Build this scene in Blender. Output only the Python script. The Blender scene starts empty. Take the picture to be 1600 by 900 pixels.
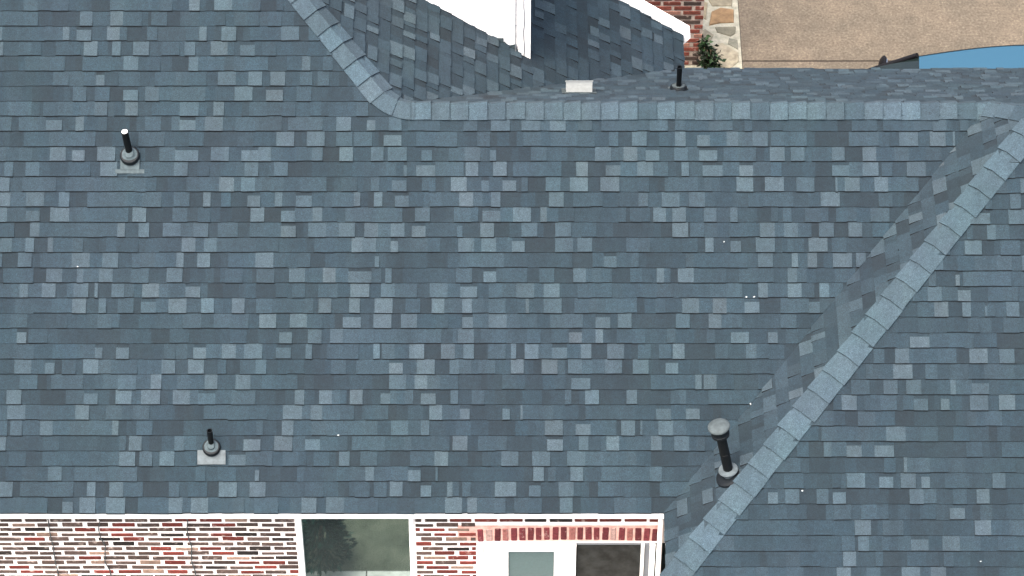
import bpy, math, random
from mathutils import Vector
random.seed(7)
R = math.radians
scene = bpy.context.scene
col = scene.collection

# ------------------------------------------------------------------ camera
EAVE = 2.70            # eave height of the main roof
cam_data = bpy.data.cameras.new('camera')
cam = bpy.data.objects.new('camera', cam_data); col.objects.link(cam)
cam_data.sensor_width = 36.0
cam_data.lens = 112.5
cam_data.clip_start = 0.5; cam_data.clip_end = 2000
cam.location = (0.0, -18.5787, 26.4893)
cam.rotation_euler = (R(42.0), 0, 0)
scene.camera = cam

# ------------------------------------------------------------------ light
SUN_EL, SUN_AZ = R(68), R(-136)          # azimuth measured from +y towards +x
world = bpy.data.worlds.new('World'); scene.world = world; world.use_nodes = True
nt = world.node_tree
sky = nt.nodes.new('ShaderNodeTexSky'); sky.sky_type = 'NISHITA'; sky.sun_disc = False
sky.sun_elevation = SUN_EL; sky.sun_rotation = SUN_AZ
sky.air_density = 1.0; sky.dust_density = 9.0; sky.ozone_density = 1.0
nt.links.new(sky.outputs[0], nt.nodes['Background'].inputs[0])
nt.nodes['Background'].inputs[1].default_value = 0.15
sd = bpy.data.lights.new('sun', 'SUN'); sun = bpy.data.objects.new('sun', sd); col.objects.link(sun)
sd.energy = 1.2; sd.angle = R(38); sd.color = (1.0, 0.95, 0.88)
sdir = Vector((math.sin(SUN_AZ) * math.cos(SUN_EL), math.cos(SUN_AZ) * math.cos(SUN_EL), math.sin(SUN_EL)))
sun.rotation_euler = sdir.to_track_quat('Z', 'Y').to_euler()
scene.view_settings.view_transform = 'Standard'
scene.view_settings.look = 'None'
scene.view_settings.exposure = 2.25
scene.view_settings.gamma = 1.0
scene.view_settings.use_curve_mapping = False

# ------------------------------------------------------------------ materials
def newmat(name, rough=0.8, spec=0.3):
    m = bpy.data.materials.new(name); m.use_nodes = True
    b = m.node_tree.nodes['Principled BSDF']
    b.inputs['Roughness'].default_value = rough
    b.inputs['Specular IOR Level'].default_value = spec
    return m, m.node_tree, b
def noise(t, scale, detail=3, rough=0.6, coord='Object', vec=None, stretch=None):
    n = t.nodes.new('ShaderNodeTexNoise'); n.inputs['Scale'].default_value = scale
    n.inputs['Detail'].default_value = detail; n.inputs['Roughness'].default_value = rough
    if vec is None:
        g = t.nodes.new('ShaderNodeNewGeometry'); vec = g.outputs['Position']
    if stretch:
        mp = t.nodes.new('ShaderNodeMapping'); mp.inputs['Scale'].default_value = stretch
        t.links.new(vec, mp.inputs['Vector']); vec = mp.outputs[0]
    t.links.new(vec, n.inputs['Vector'])
    return n.outputs['Fac']
def ramp(t, fac, stops):
    r = t.nodes.new('ShaderNodeValToRGB'); e = r.color_ramp.elements
    e[0].position, e[0].color = stops[0][0], (*stops[0][1], 1)
    e[1].position, e[1].color = stops[-1][0], (*stops[-1][1], 1)
    for p, c in stops[1:-1]:
        x = e.new(p); x.color = (*c, 1)
    t.links.new(fac, r.inputs[0]); return r.outputs[0]
def mul(t, a, b, fac=1.0, mode='MULTIPLY'):
    m = t.nodes.new('ShaderNodeMix'); m.data_type = 'RGBA'; m.blend_type = mode
    m.inputs['Factor'].default_value = fac
    for s, k in ((a, 6), (b, 7)):
        if isinstance(s, tuple): m.inputs[k].default_value = (*s, 1)
        else: t.links.new(s, m.inputs[k])
    return m.outputs[2]
def mixf(t, a, b, fac):
    m = t.nodes.new('ShaderNodeMix'); m.data_type = 'RGBA'
    t.links.new(fac, m.inputs['Factor'])
    for s, k in ((a, 6), (b, 7)):
        if isinstance(s, tuple): m.inputs[k].default_value = (*s, 1)
        else: t.links.new(s, m.inputs[k])
    return m.outputs[2]
def bump(t, b, h, strength=0.3, dist=0.004):
    n = t.nodes.new('ShaderNodeBump'); n.inputs['Strength'].default_value = strength
    n.inputs['Distance'].default_value = dist
    t.links.new(h, n.inputs['Height']); t.links.new(n.outputs[0], b.inputs['Normal'])
def g3(v): return (v, v, v)
def attr(t, name='tint'):
    a = t.nodes.new('ShaderNodeAttribute'); a.attribute_name = name; return a.outputs['Color']
def objcol(t):
    return t.nodes.new('ShaderNodeObjectInfo').outputs['Color']

def shingle_material():
    m, t, b = newmat('asphalt_shingle', 0.92, 0.25)
    gran = noise(t, 125, 3, 0.85)
    blotch = noise(t, 26, 4, 0.65)
    wide = noise(t, 1.3, 3, 0.6)
    c = mul(t, attr(t), ramp(t, gran, [(0.32, g3(0.42)), (0.5, g3(0.96)), (0.68, g3(1.75))]))
    c = mul(t, c, ramp(t, blotch, [(0.3, g3(0.84)), (0.7, g3(1.17))]))
    c = mul(t, c, ramp(t, wide, [(0.35, (0.95, 1.0, 0.98)), (0.65, (1.04, 1.0, 1.03))]))
    c = mul(t, c, ramp(t, noise(t, 1.0, 4, 0.6, stretch=(5.0, 0.7, 0.7)), [(0.36, (0.86, 0.87, 0.88)), (0.52, g3(1.0)), (0.66, (1.09, 1.08, 1.05))]))
    t.links.new(c, b.inputs['Base Color'])
    bump(t, b, gran, 0.55, 0.003)
    return m
def paint(name, c, rough=0.5, var=0.06, spec=0.4, scale=6):
    m, t, b = newmat(name, rough, spec)
    n = noise(t, scale, 4)
    t.links.new(mul(t, tuple(c), ramp(t, n, [(0.3, g3(1 - var)), (0.7, g3(1.0))])), b.inputs['Base Color'])
    return m
def brick_material(src):
    m, t, b = newmat('fired_brick', 0.9, 0.2)
    base = objcol(t) if src == 'object' else attr(t)
    n1 = noise(t, 38, 4, 0.7); n2 = noise(t, 14, 3, 0.6)
    c = mul(t, base, ramp(t, n1, [(0.3, g3(0.6)), (0.7, g3(1.4))]))
    smear = ramp(t, n2, [(0.60, g3(0)), (0.76, g3(0.55))])
    c = mixf(t, c, (0.42, 0.35, 0.31), smear)
    t.links.new(c, b.inputs['Base Color']); bump(t, b, n1, 0.5, 0.006)
    return m
def noisy(name, stops, scale, rough=0.9, detail=5, bstr=0.3, bscale=None, bdist=0.01):
    m, t, b = newmat(name, rough, 0.2)
    n = noise(t, scale, detail, 0.65)
    t.links.new(ramp(t, n, stops), b.inputs['Base Color'])
    if bstr: bump(t, b, noise(t, bscale or scale * 4, 3), bstr, bdist)
    return m

MAT = {}
MAT['shingle'] = shingle_material()
MAT['deck'] = paint('roof_felt', (0.02, 0.022, 0.025), 0.95, 0.2)
MAT['white'] = paint('white_paint', (0.80, 0.80, 0.79), 0.45, 0.08)
MAT['siding'] = paint('white_siding', (0.78, 0.79, 0.80), 0.5, 0.12, 0.3, 3)
MAT['brick'] = brick_material('object')
MAT['brick_far'] = brick_material('attr')
MAT['mortar'] = noisy('mortar', [(0.3, (0.62, 0.58, 0.55)), (0.7, (0.80, 0.77, 0.74))], 18, 0.95)
MAT['mortar_grey'] = noisy('mortar_grey', [(0.3, (0.20, 0.165, 0.145)), (0.7, (0.32, 0.275, 0.245))], 18, 0.95)
MAT['mortar_pink'] = noisy('mortar_pink', [(0.3, (0.36, 0.20, 0.165)), (0.7, (0.55, 0.36, 0.31))], 12, 0.95)
MAT['black'] = paint('black_pipe_paint', (0.003, 0.004, 0.005), 0.5, 0.3, 0.12)
MAT['rubber'] = paint('black_rubber', (0.004, 0.006, 0.008), 0.6, 0.3, 0.12)
MAT['lead'] = paint('grey_flashing', (0.040, 0.056, 0.063), 0.7, 0.4, 0.10, 30)
MAT['galv'] = paint('weathered_metal', (0.046, 0.058, 0.062), 0.7, 0.4, 0.10, 22)
MAT['bright_metal'] = paint('bright_flashing', (0.064, 0.080, 0.088), 0.6, 0.4, 0.12, 20)
MAT['pvc'] = paint('white_pvc', (0.8, 0.8, 0.78), 0.4)
MAT['grey_plastic'] = paint('grey_plastic', (0.12, 0.13, 0.145), 0.5)

# ------------------------------------------------------------------ helpers
def tag(o, label=None, cat=None, group=None, kind=None):
    if label: o['label'] = label
    if cat: o['category'] = cat
    if group: o['group'] = group
    if kind: o['kind'] = kind
    return o
def empty(name, loc=(0, 0, 0)):
    o = bpy.data.objects.new(name, None); col.objects.link(o); o.location = loc
    o.empty_display_size = 0.2
    return o
class MB:
    """collects vertices and faces, optional tint per face"""
    def __init__(self): self.v, self.f, self.c = [], [], []
    def add(self, vs, fs, tint=None):
        k = len(self.v); self.v += [tuple(x) for x in vs]
        for f in fs:
            self.f.append([i + k for i in f]); self.c.append(tint)
        return self
    def box(self, a, b, tint=None):
        (x0, y0, z0), (x1, y1, z1) = a, b
        vs = [(x0,y0,z0),(x1,y0,z0),(x1,y1,z0),(x0,y1,z0),(x0,y0,z1),(x1,y0,z1),(x1,y1,z1),(x0,y1,z1)]
        return self.add(vs, [(0,3,2,1),(4,5,6,7),(0,1,5,4),(1,2,6,5),(2,3,7,6),(3,0,4,7)], tint)
    def chamfer_box(self, a, b, c, tint=None):
        """box whose twelve edges are cut back by c"""
        (x0, y0, z0), (x1, y1, z1) = a, b
        X, Y, Z = (x0, x1), (y0, y1), (z0, z1); sg = (1, -1)
        vs = []; idx = {}
        for i in (0, 1):
            for j in (0, 1):
                for k in (0, 1):
                    for ax in range(3):
                        p = [X[i] + sg[i]*c, Y[j] + sg[j]*c, Z[k] + sg[k]*c]
                        p[ax] = (X[i], Y[j], Z[k])[ax]
                        idx[(i, j, k, ax)] = len(vs); vs.append(p)
        fs = []
        for s in (0, 1):
            fs.append([idx[(s,0,0,0)], idx[(s,1,0,0)], idx[(s,1,1,0)], idx[(s,0,1,0)]][::(1 if s else -1)])
            fs.append([idx[(0,s,0,1)], idx[(0,s,1,1)], idx[(1,s,1,1)], idx[(1,s,0,1)]][::(1 if s else -1)])
            fs.append([idx[(0,0,s,2)], idx[(1,0,s,2)], idx[(1,1,s,2)], idx[(0,1,s,2)]][::(1 if s else -1)])
        for i in (0, 1):
            for j in (0, 1):
                fs.append([idx[(i,j,0,0)], idx[(i,j,1,0)], idx[(i,j,1,1)], idx[(i,j,0,1)]])
                fs.append([idx[(i,0,j,0)], idx[(i,1,j,0)], idx[(i,1,j,2)], idx[(i,0,j,2)]])
                fs.append([idx[(0,i,j,1)], idx[(1,i,j,1)], idx[(1,i,j,2)], idx[(0,i,j,2)]])
                for k in (0, 1): fs.append([idx[(i,j,k,0)], idx[(i,j,k,1)], idx[(i,j,k,2)]])
        fs = fs[:6] + [f for f in fs[6:]]
        return self.add(vs, fs, tint)
    def tube(self, p0, p1, r0, r1=None, n=20, cap0=True, cap1=True):
        p0, p1 = Vector(p0), Vector(p1); r1 = r0 if r1 is None else r1
        q = (p1 - p0).to_track_quat('Z', 'Y')
        vs = []
        for p, r in ((p0, r0), (p1, r1)):
            for i in range(n):
                a = 2*math.pi*i/n; vs.append(p + q @ Vector((r*math.cos(a), r*math.sin(a), 0)))
        fs = [(i, (i+1) % n, n+(i+1) % n, n+i) for i in range(n)]
        if cap0: fs.append(tuple(range(n-1, -1, -1)))
        if cap1: fs.append(tuple(range(n, 2*n)))
        return self.add(vs, fs)
    def lathe(self, base, axis, prof, n=28):
        """prof: list of (radius, height) along axis"""
        base = Vector(base); q = Vector(axis).normalized().to_track_quat('Z', 'Y'); vs = []
        for r, h in prof:
            for i in range(n):
                a = 2*math.pi*i/n; vs.append(base + q @ Vector((r*math.cos(a), r*math.sin(a), h)))
        fs = []
        for k in range(len(prof)-1):
            for i in range(n):
                fs.append((k*n+i, k*n+(i+1) % n, (k+1)*n+(i+1) % n, (k+1)*n+i))
        fs.append(tuple(range(n-1, -1, -1))); fs.append(tuple(range((len(prof)-1)*n, len(prof)*n)))
        return self.add(vs, fs)
    def grid(self, rows):
        n = len(rows[0]); vs = [p for r in rows for p in r]
        return self.add(vs, [(k*n+i, k*n+i+1, (k+1)*n+i+1, (k+1)*n+i) for k in range(len(rows)-1) for i in range(n-1)])
    def mesh(self, name, mat, smooth=False, recalc=True):
        me = bpy.data.meshes.new(name); me.from_pydata(self.v, [], self.f)
        if any(c is not None for c in self.c):
            a = me.attributes.new('tint', 'FLOAT_COLOR', 'CORNER'); d = []
            for f, c in zip(self.f, self.c): d += (list(c) + [1.0]) * len(f)
            a.data.foreach_set('color', d)
        if recalc:
            import bmesh
            bm = bmesh.new(); bm.from_mesh(me); bmesh.ops.recalc_face_normals(bm, faces=bm.faces); bm.to_mesh(me); bm.free()
        me.materials.append(MAT[mat] if isinstance(mat, str) else mat)
        if smooth:
            me.polygons.foreach_set('use_smooth', [True]*len(me.polygons))
            me.set_sharp_from_angle(angle=R(38))
        me.update(); return me
    def build(self, name, mat, parent=None, smooth=False, recalc=True):
        o = bpy.data.objects.new(name, self.mesh(name, mat, smooth, recalc)); col.objects.link(o)
        if parent: o.parent = parent
        return o

# ------------------------------------------------------------------ roof geometry (plan x, y; rise 9 in 12)
PITCH = 0.75
YR = 3.09                              # ridge of the main roof
ZR = EAVE + PITCH * YR
PX = -1.145                            # where the ridge turns into the hip
BP = 0.80                              # pitch of the rear slope
VX = 1.445                             # foot of the valley
DL = 0.82                              # how far the wing stands forward
COURSE = 0.1446
YT, XT = 4.60, PX - (4.60 - YR)        # top ridge of the tall block
ZT = EAVE + PITCH * YT
Z_S = ZR - PITCH * (1.82 - PX)         # eave height of the side slope
Y_B = 5.88
Z_B = ZR - BP * (Y_B - YR)
TP = (VX + 3.513, 3.513 - DL, EAVE + PITCH * 3.513)      # peak of the wing

class Slope:
    def __init__(self, O, u, s):
        self.O, self.u, self.s = Vector(O), Vector(u).normalized(), Vector(s).normalized()
        self.n = self.u.cross(self.s)
    def pt(self, u, s, h=0.0): return self.O + self.u*u + self.s*s + self.n*h
def clip(poly, planes, sl):
    """cut a polygon in (u, s) by plan half-planes a*x + b*y <= c"""
    for a, b, c in planes:
        out = []
        def d(p):
            P = sl.pt(*p); return a*P.x + b*P.y - c
        for i in range(len(poly)):
            p, q = poly[i], poly[(i+1) % len(poly)]
            dp, dq = d(p), d(q)
            if dp <= 0: out.append(p)
            if (dp < 0 < dq) or (dq < 0 < dp):
                k = dp/(dp-dq); out.append((p[0]+(q[0]-p[0])*k, p[1]+(q[1]-p[1])*k))
        poly = out
        if len(poly) < 3: return None
    return poly
SM = Slope((0, 0, EAVE), (1, 0, 0), (0, 1, PITCH))
SF = Slope((0, -DL, EAVE), (1, 0, 0), (0, 1, PITCH))
SS = Slope((1.82, 0, Z_S), (0, 1, 0), (-1, 0, PITCH))
SL = Slope((VX, 0, EAVE), (0, -1, 0), (1, 0, PITCH))
SB = Slope((0, Y_B, Z_B), (-1, 0, 0), (0, -1, BP))

# ------------------------------------------------------------------ shingle colours
def tone(b, hue=None):
    """slate blue granules of brightness b"""
    h = random.gauss(HUE[0], 1) if hue is None else hue
    k = min(1, max(0, (b - .08)/.09)); b *= 0.186; r, g, bl = 0.425 + .160*k, 0.965, 1.385 - .16*k; h *= 0.75
    r *= 1 + 0.030*h; g *= 1 - 0.008*h; bl *= 1 - 0.022*h
    return (r*b, g*b, bl*b)
HUE = [0.0]
def t_light(): return tone(random.uniform(0.135, 0.195))
def t_mid(): return tone(random.uniform(0.088, 0.116))
def t_dark(): return tone(random.uniform(0.050, 0.084))

core_shade = (0.0035, 0.0045, 0.006)  # black of cut asphalt, also painting the shadow line under each butt
def slab(mb, sl, poly, s0, s1, hb, ht, tint):
    """one shingle piece: top face tilted from thickness hb at the butt to ht under the next course"""
    n = len(poly)
    hh = lambda s: hb + (ht - hb) * (s - s0) / (s1 - s0)
    cut = lambda s: s + (0.45*hb if s < s0 + .02 else 0)      # butt slanted to show a painted shadow line, in the black of its asphalt core
    top = [sl.pt(u, cut(s), hh(s)) for u, s in poly]; bot = [sl.pt(u, s, -0.001) for u, s in poly]
    mb.add(top + bot, [tuple(range(n))], tint)
    k = len(mb.v) - 2*n
    for i in range(n):
        mb.f.append([k+i, k+i+n, k+(i+1) % n+n, k+(i+1) % n]); mb.c.append(core_shade)
def fill_row(u0, u1, tabs):
    """complete a course: measured tabs stay, the gaps take plain darker pieces"""
    tabs = sorted(tabs); out = []; u = u0
    def gap(a, b):
        run = None
        while b - a > 0.012:
            w = random.choice((0.07, 0.10, 0.13, 0.16, 0.20)) * random.uniform(0.85, 1.15)
            if b - a < w * 1.4: w = b - a
            if run is None or random.random() < 0.5:
                run = random.random()
            if w < 0.045: tn, hb = t_dark(), 0.0115
            elif run < 0.46: tn, hb = t_dark(), 0.0115
            elif run < 0.78: tn, hb = tone(random.uniform(0.072, 0.100)), random.choice((0.010, 0.019))
            else: tn, hb = t_mid(), 0.019
            out.append((a, a + w, tn, hb, False)); a += w
    for a, b, k in tabs:
        a = max(a, u); 
        if b - a < 0.012: continue
        if a - u < 0.016: a = u
        if a > u: gap(u, a)
        out.append((a, b, t_light() if k == 'L' else t_mid(), 0.024 if k == 'L' else 0.021, True)); u = b
    gap(u, u1)
    out = [(a, b if i == len(out)-1 else max(b, out[i+1][0]), t, h, m) for i, (a, b, t, h, m) in enumerate(out)]
    return out
def random_row(u0, u1, plight=0.17, pmid=0.25):
    tabs = []; u = u0
    while u < u1:
        u += random.uniform(0.03, 0.24)
        w = random.uniform(0.07, 0.19); r = random.random()
        if r < plight / 0.5: tabs.append((u, u + w, 'L'))
        elif r < (plight + pmid) / 0.5: tabs.append((u, u + w, 'M'))
        u += w
    return fill_row(u0, u1, [t for t in tabs if t[1] < u1])
def parse(s):
    return [(int(a)/100, int(b)/100, c) for a, b, c in (w.split(',') for w in s.split())]
# measured shingle tabs: course -> left edge, right edge in cm along the eave, tone
MAIN_TABS = {
 33: '-466,-452,M -440,-423,M -370,-353,M -336,-324,M -308,-298,L -284,-267,L -252,-240,M',
 32: '-489,-470,M -470,-452,M -412,-400,L -383,-371,L -371,-353,M -344,-329,M -253,-241,M -233,-220,M',
 31: '-488,-486,L -472,-458,M -446,-428,M -427,-422,L -415,-401,L -386,-374,L -311,-298,M -297,-291,L -277,-263,L -250,-226,M -220,-203,L',
 30: '-488,-485,L -470,-458,M -408,-395,L -381,-373,L -361,-346,L -334,-317,M -312,-302,L -287,-271,L -259,-245,L -238,-225,M',
 29: '-440,-426,M -409,-382,M -370,-356,L -348,-335,M -308,-299,L -290,-274,M -200,-192,L -180,-171,M',
 28: '-437,-422,M -408,-396,M -395,-388,L -340,-328,M -315,-307,M -280,-263,L -251,-238,L -230,-216,L -202,-190,M -185,-174,M',
 27: '-418,-405,M -397,-383,M -370,-356,L -349,-336,L -324,-292,M -282,-264,M -264,-247,L -234,-218,L -205,-191,M',
 26: '-472,-457,M -446,-432,M -418,-411,M -397,-385,L -368,-356,L -316,-298,L -284,-274,L -250,-233,M -219,-206,M -148,-137,M',
 25: '-487,-476,M -469,-455,M -443,-428,L -415,-407,L -349,-334,M -316,-301,L -292,-275,L -263,-244,M -243,-219,M -213,-180,M -167,-153,L -138,-130,L -117,-105,L -46,-33,M -20,-2,L 9,27,L 36,51,L 63,76,M 85,119,M 131,148,L 221,228,M 323,347,M 353,382,M 400,413,L 426,434,M',
 24: '-464,-440,M -439,-431,M -424,-396,M -355,-340,M -224,-207,L -195,-178,L -167,-152,M -150,-133,M -122,-105,L -91,-73,M -72,-52,M -33,-21,M 61,79,M 92,101,M 114,128,L 140,155,M 156,165,L 176,188,L 189,204,M 205,215,L 215,229,M 229,243,L 246,259,M 265,280,M 368,386,L 397,412,L 419,421,L',
 23: '-487,-481,M -468,-456,M -439,-424,L -418,-406,L -394,-377,L -335,-320,M -319,-298,L -286,-269,L -257,-241,L -240,-229,L -218,-205,M -190,-180,L -164,-151,L -134,-122,L -118,-100,L -86,-76,L -60,-45,M -44,-30,L -21,-15,L 18,33,M 79,94,L 106,119,L 127,140,L 154,167,L 178,195,L 201,215,M 216,232,M 245,259,L 265,278,L 304,316,L 333,346,L 346,363,M 364,377,M',
 22: '-482,-474,L -462,-449,L -391,-375,L -365,-341,M -340,-321,M -320,-308,L -254,-241,L -226,-213,L -103,-100,L -91,-73,L -61,-46,M -44,-32,L -18,-5,L 1,30,M 30,47,M 61,72,L 89,103,L 119,134,L 135,148,M 161,168,L 181,200,L 216,229,L 246,256,M 304,320,L 321,333,M 333,348,L 351,361,M 375,393,L',
 21: '-486,-477,L -465,-433,M -424,-406,M -278,-264,L -257,-244,L -229,-217,M -201,-176,M -162,-147,M -134,-126,M -114,-100,L -58,-43,L -29,-22,L -9,4,L 9,15,M 32,46,L 55,72,L 84,102,L 120,130,M 145,159,M 213,229,L 240,258,L 270,287,L 307,309,L 316,330,L 344,357,L 374,386,M',
 20: '-486,-476,L -461,-444,L -430,-420,L -403,-391,M -390,-365,M -351,-333,M -321,-306,M -293,-286,L -276,-267,M -251,-239,L -225,-218,L -205,-190,L -171,-150,M -149,-144,L -131,-123,L -111,-98,L -78,-67,M -50,-37,L -20,-11,L 35,49,L 58,75,M 120,129,L 142,159,L 168,183,L 224,238,M 252,267,M 281,293,M 293,311,L 348,361,M',
 19: '-486,-479,L -461,-448,L -438,-420,L -407,-390,M -390,-364,M -360,-347,L -322,-308,M -298,-286,M -248,-235,L -219,-206,L -189,-180,L -158,-134,M -133,-104,M -92,-78,L -55,-39,M -28,-11,L 1,18,L 27,33,L 112,123,M 134,146,L 152,165,L 182,194,L 207,214,L 257,265,M 278,293,M 340,358,M',
 18: '-486,-472,M -457,-448,L -402,-388,M -374,-367,L -354,-344,L -331,-314,L -302,-288,L -279,-260,M -219,-205,L -193,-176,L -164,-149,L -140,-127,L -115,-102,L -95,-82,L -52,-47,L -30,-17,L 9,24,L 41,56,L 66,80,M 152,167,L 169,182,M 206,223,M 235,249,L 249,258,M 259,271,L 271,284,M 291,305,L 319,332,L',
 17: '-485,-474,L -461,-453,L -440,-435,L -313,-300,L -292,-280,L -267,-243,M -181,-169,M -152,-142,L -141,-129,L -115,-108,L -80,-68,M -51,-39,L -38,-36,L -29,-15,L 0,12,L 41,58,L 62,76,L 161,176,M 183,191,L 207,217,L 231,249,L 261,267,M 281,299,L 303,317,M',
 16: '-485,-483,L -468,-455,L -447,-417,M -417,-400,L -388,-373,L -360,-352,M -318,-311,L -298,-286,L -269,-243,M -243,-226,L -203,-191,M -130,-126,L 87,99,L 113,120,M 172,177,M 178,200,M 201,223,M 233,247,L 265,271,L 280,289,L 304,322,L 326,335,L',
 15: '-482,-470,M -469,-453,M -441,-426,L -412,-406,L -391,-378,L -378,-361,M -360,-344,M -327,-312,L -272,-255,M -242,-225,M -211,-196,L -179,-167,L -167,-155,M -154,-133,L -120,-114,L -53,-38,M -27,-15,L 26,40,M 58,70,L 112,123,M 137,144,L 157,172,L 173,203,M 215,232,M 261,270,L',
 14: '-485,-466,M -465,-458,L -445,-432,L -415,-401,L -395,-392,L -379,-367,L -350,-334,L -325,-309,M -308,-295,L -208,-196,M -153,-135,L -124,-111,L -110,-90,M -78,-61,L -49,-33,L -22,-9,M 4,21,L 30,45,L 62,75,M 187,203,M 204,218,M 233,242,L 261,274,L 291,300,L',
 13: '-416,-403,L -391,-384,L -373,-358,M -351,-337,L -325,-308,L -294,-282,L -265,-253,L -242,-227,M -227,-210,M -197,-188,M -183,-171,L -154,-144,L -130,-113,L -101,-87,M -76,-64,L -47,-38,L -22,-6,M 13,16,L 30,47,L 59,73,M 136,145,M 161,177,L 190,203,L 210,220,M 221,234,L 254,270,M 281,291,L',
 12: '-392,-379,M -311,-294,M -282,-266,M -266,-249,M -239,-223,L -210,-194,L -194,-179,M -160,-143,L -131,-114,L -105,-90,L -47,-37,L -22,-5,L 7,24,M 36,48,M 48,67,M 79,93,L 100,113,L 155,168,L 186,198,L 254,269,M',
 11: '-468,-459,L -457,-439,M -220,-208,L -193,-180,L -172,-160,L -119,-108,M -91,-67,M -51,-36,L -19,-6,M 14,27,M 54,66,L 79,86,L 99,114,M 114,126,M 184,192,M 207,224,L 242,251,L',
 10: '-462,-452,M -434,-408,M -394,-387,L -374,-362,L -329,-318,M -301,-289,L -274,-261,L -253,-236,L -223,-209,L -195,-189,L -175,-145,M -131,-125,L -123,-111,M -110,-97,M -96,-83,L -67,-54,L -46,-36,L -23,-6,M -1,4,L 12,25,L 38,52,L 65,75,L 90,106,L 119,131,M 139,150,M 152,163,L 192,204,M 221,231,L',
 9: '-470,-454,L -441,-432,L -425,-412,M -405,-391,L -379,-354,M -331,-318,L -306,-291,L -278,-270,M -257,-242,M -242,-232,L -171,-157,M -147,-122,M -116,-103,L -90,-73,L -59,-50,L -1,11,L 28,43,L 53,66,L 67,76,M 88,104,L 114,129,L 145,157,L',
 8: '-465,-448,M -435,-405,M -372,-355,L -341,-331,L -316,-304,M -290,-278,L -261,-247,L -236,-224,M -116,-100,L -92,-80,L -68,-51,M 56,74,L 131,154,M 173,179,L 181,193,L',
 7: '-477,-463,L -404,-391,L -374,-359,L -350,-332,L -320,-304,L -296,-280,L -265,-242,M -205,-196,L -182,-170,L -153,-141,L -124,-115,L -86,-72,L -58,-51,L -38,-26,M 50,56,M 69,82,L 108,118,L',
 6: '-476,-459,L -447,-429,M -428,-412,M -412,-399,L -383,-368,M -268,-248,M -216,-198,L -190,-179,L -162,-149,M -138,-129,M -78,-66,L -49,-40,L -9,-2,L 8,10,L 26,39,M 136,150,L 164,177,L',
 5: '-483,-476,M -473,-462,L -445,-433,L -417,-398,M -398,-377,M -376,-371,L -354,-339,M -241,-235,M -217,-206,L -189,-175,M -174,-162,M -141,-127,M -114,-98,L -86,-78,L 31,48,L 60,74,L 75,88,M 103,116,L 121,123,L 138,152,L 164,190,M',
 4: '-483,-477,L -370,-364,M -361,-349,L -318,-309,L -253,-237,L -224,-207,L -195,-181,L -180,-164,M -151,-134,M -66,-59,M -56,-42,L -32,-16,M 33,48,L 63,72,L 89,101,L 131,141,L 153,167,L 174,182,M',
 3: '-474,-458,M -399,-387,M -370,-355,L -351,-339,L -332,-318,L -306,-297,M -267,-251,L -216,-201,M -187,-172,M -163,-153,L -143,-127,M -96,-86,M -73,-60,L -10,6,L 19,36,L 52,69,L',
 2: '-437,-424,L -412,-392,M -391,-371,M -371,-353,M -298,-289,M -272,-260,M -242,-238,L -138,-130,L -98,-86,L -72,-70,L 20,30,L 34,41,M 55,67,L 84,105,M 130,141,L',
 1: '-482,-470,L -463,-440,M -439,-413,M -400,-392,L -379,-366,L -323,-313,M -305,-287,M -276,-259,L -247,-232,L -148,-134,M -130,-118,M -115,-103,L -86,-76,L -61,-56,L -47,-39,M -16,4,L 16,27,L 44,58,L 81,96,M',
 0: '-455,-437,M -423,-413,L -407,-392,L -382,-364,L -352,-323,M -322,-310,L -302,-286,L -198,-184,L -175,-158,L -145,-126,M -63,-47,L -42,-33,L -17,-6,M 2,15,M 16,28,M 45,57,L',
}
WING_TABS = {
 24: '442,448,M 465,475,L',
 22: '424,430,M 443,451,L',
 19: '388,395,M 413,417,L 420,435,M 436,465,M',
 18: '373,379,M 387,400,L 415,427,L 443,457,M',
 17: '393,406,L 419,427,L 440,442,L 460,472,L',
 16: '457,472,M',
 15: '370,388,L',
 14: '356,369,L 396,413,M 425,442,L 453,467,L',
 13: '329,342,M 354,372,L 384,395,M',
 12: '315,332,M 345,358,L 366,380,L 395,407,M 408,412,L 427,443,L',
 11: '306,320,L 327,342,M 342,357,M 373,386,L 398,406,L 425,442,L 452,467,L',
 10: '321,337,M 422,431,M',
 9: '287,301,M 347,365,L 377,395,M',
 8: '264,275,M 289,296,L 310,324,L 325,336,M 337,354,L 421,436,M 454,475,M',
 7: '363,366,L 374,387,M',
 6: '252,270,M 310,327,L 340,353,L 360,374,L 379,387,L 401,412,M 445,457,L',
 5: '237,246,L 253,266,L 282,293,M 297,309,L 368,381,L 408,421,M 430,442,L',
 4: '298,314,M 405,419,L',
 3: '317,332,L 343,362,M 428,443,L 460,474,M',
 2: '305,317,M 320,330,L 342,356,M 369,385,L 398,414,L',
 1: '306,318,L 336,343,M 399,408,M',
 0: '300,313,L 360,377,L 387,401,L',
}

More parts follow.
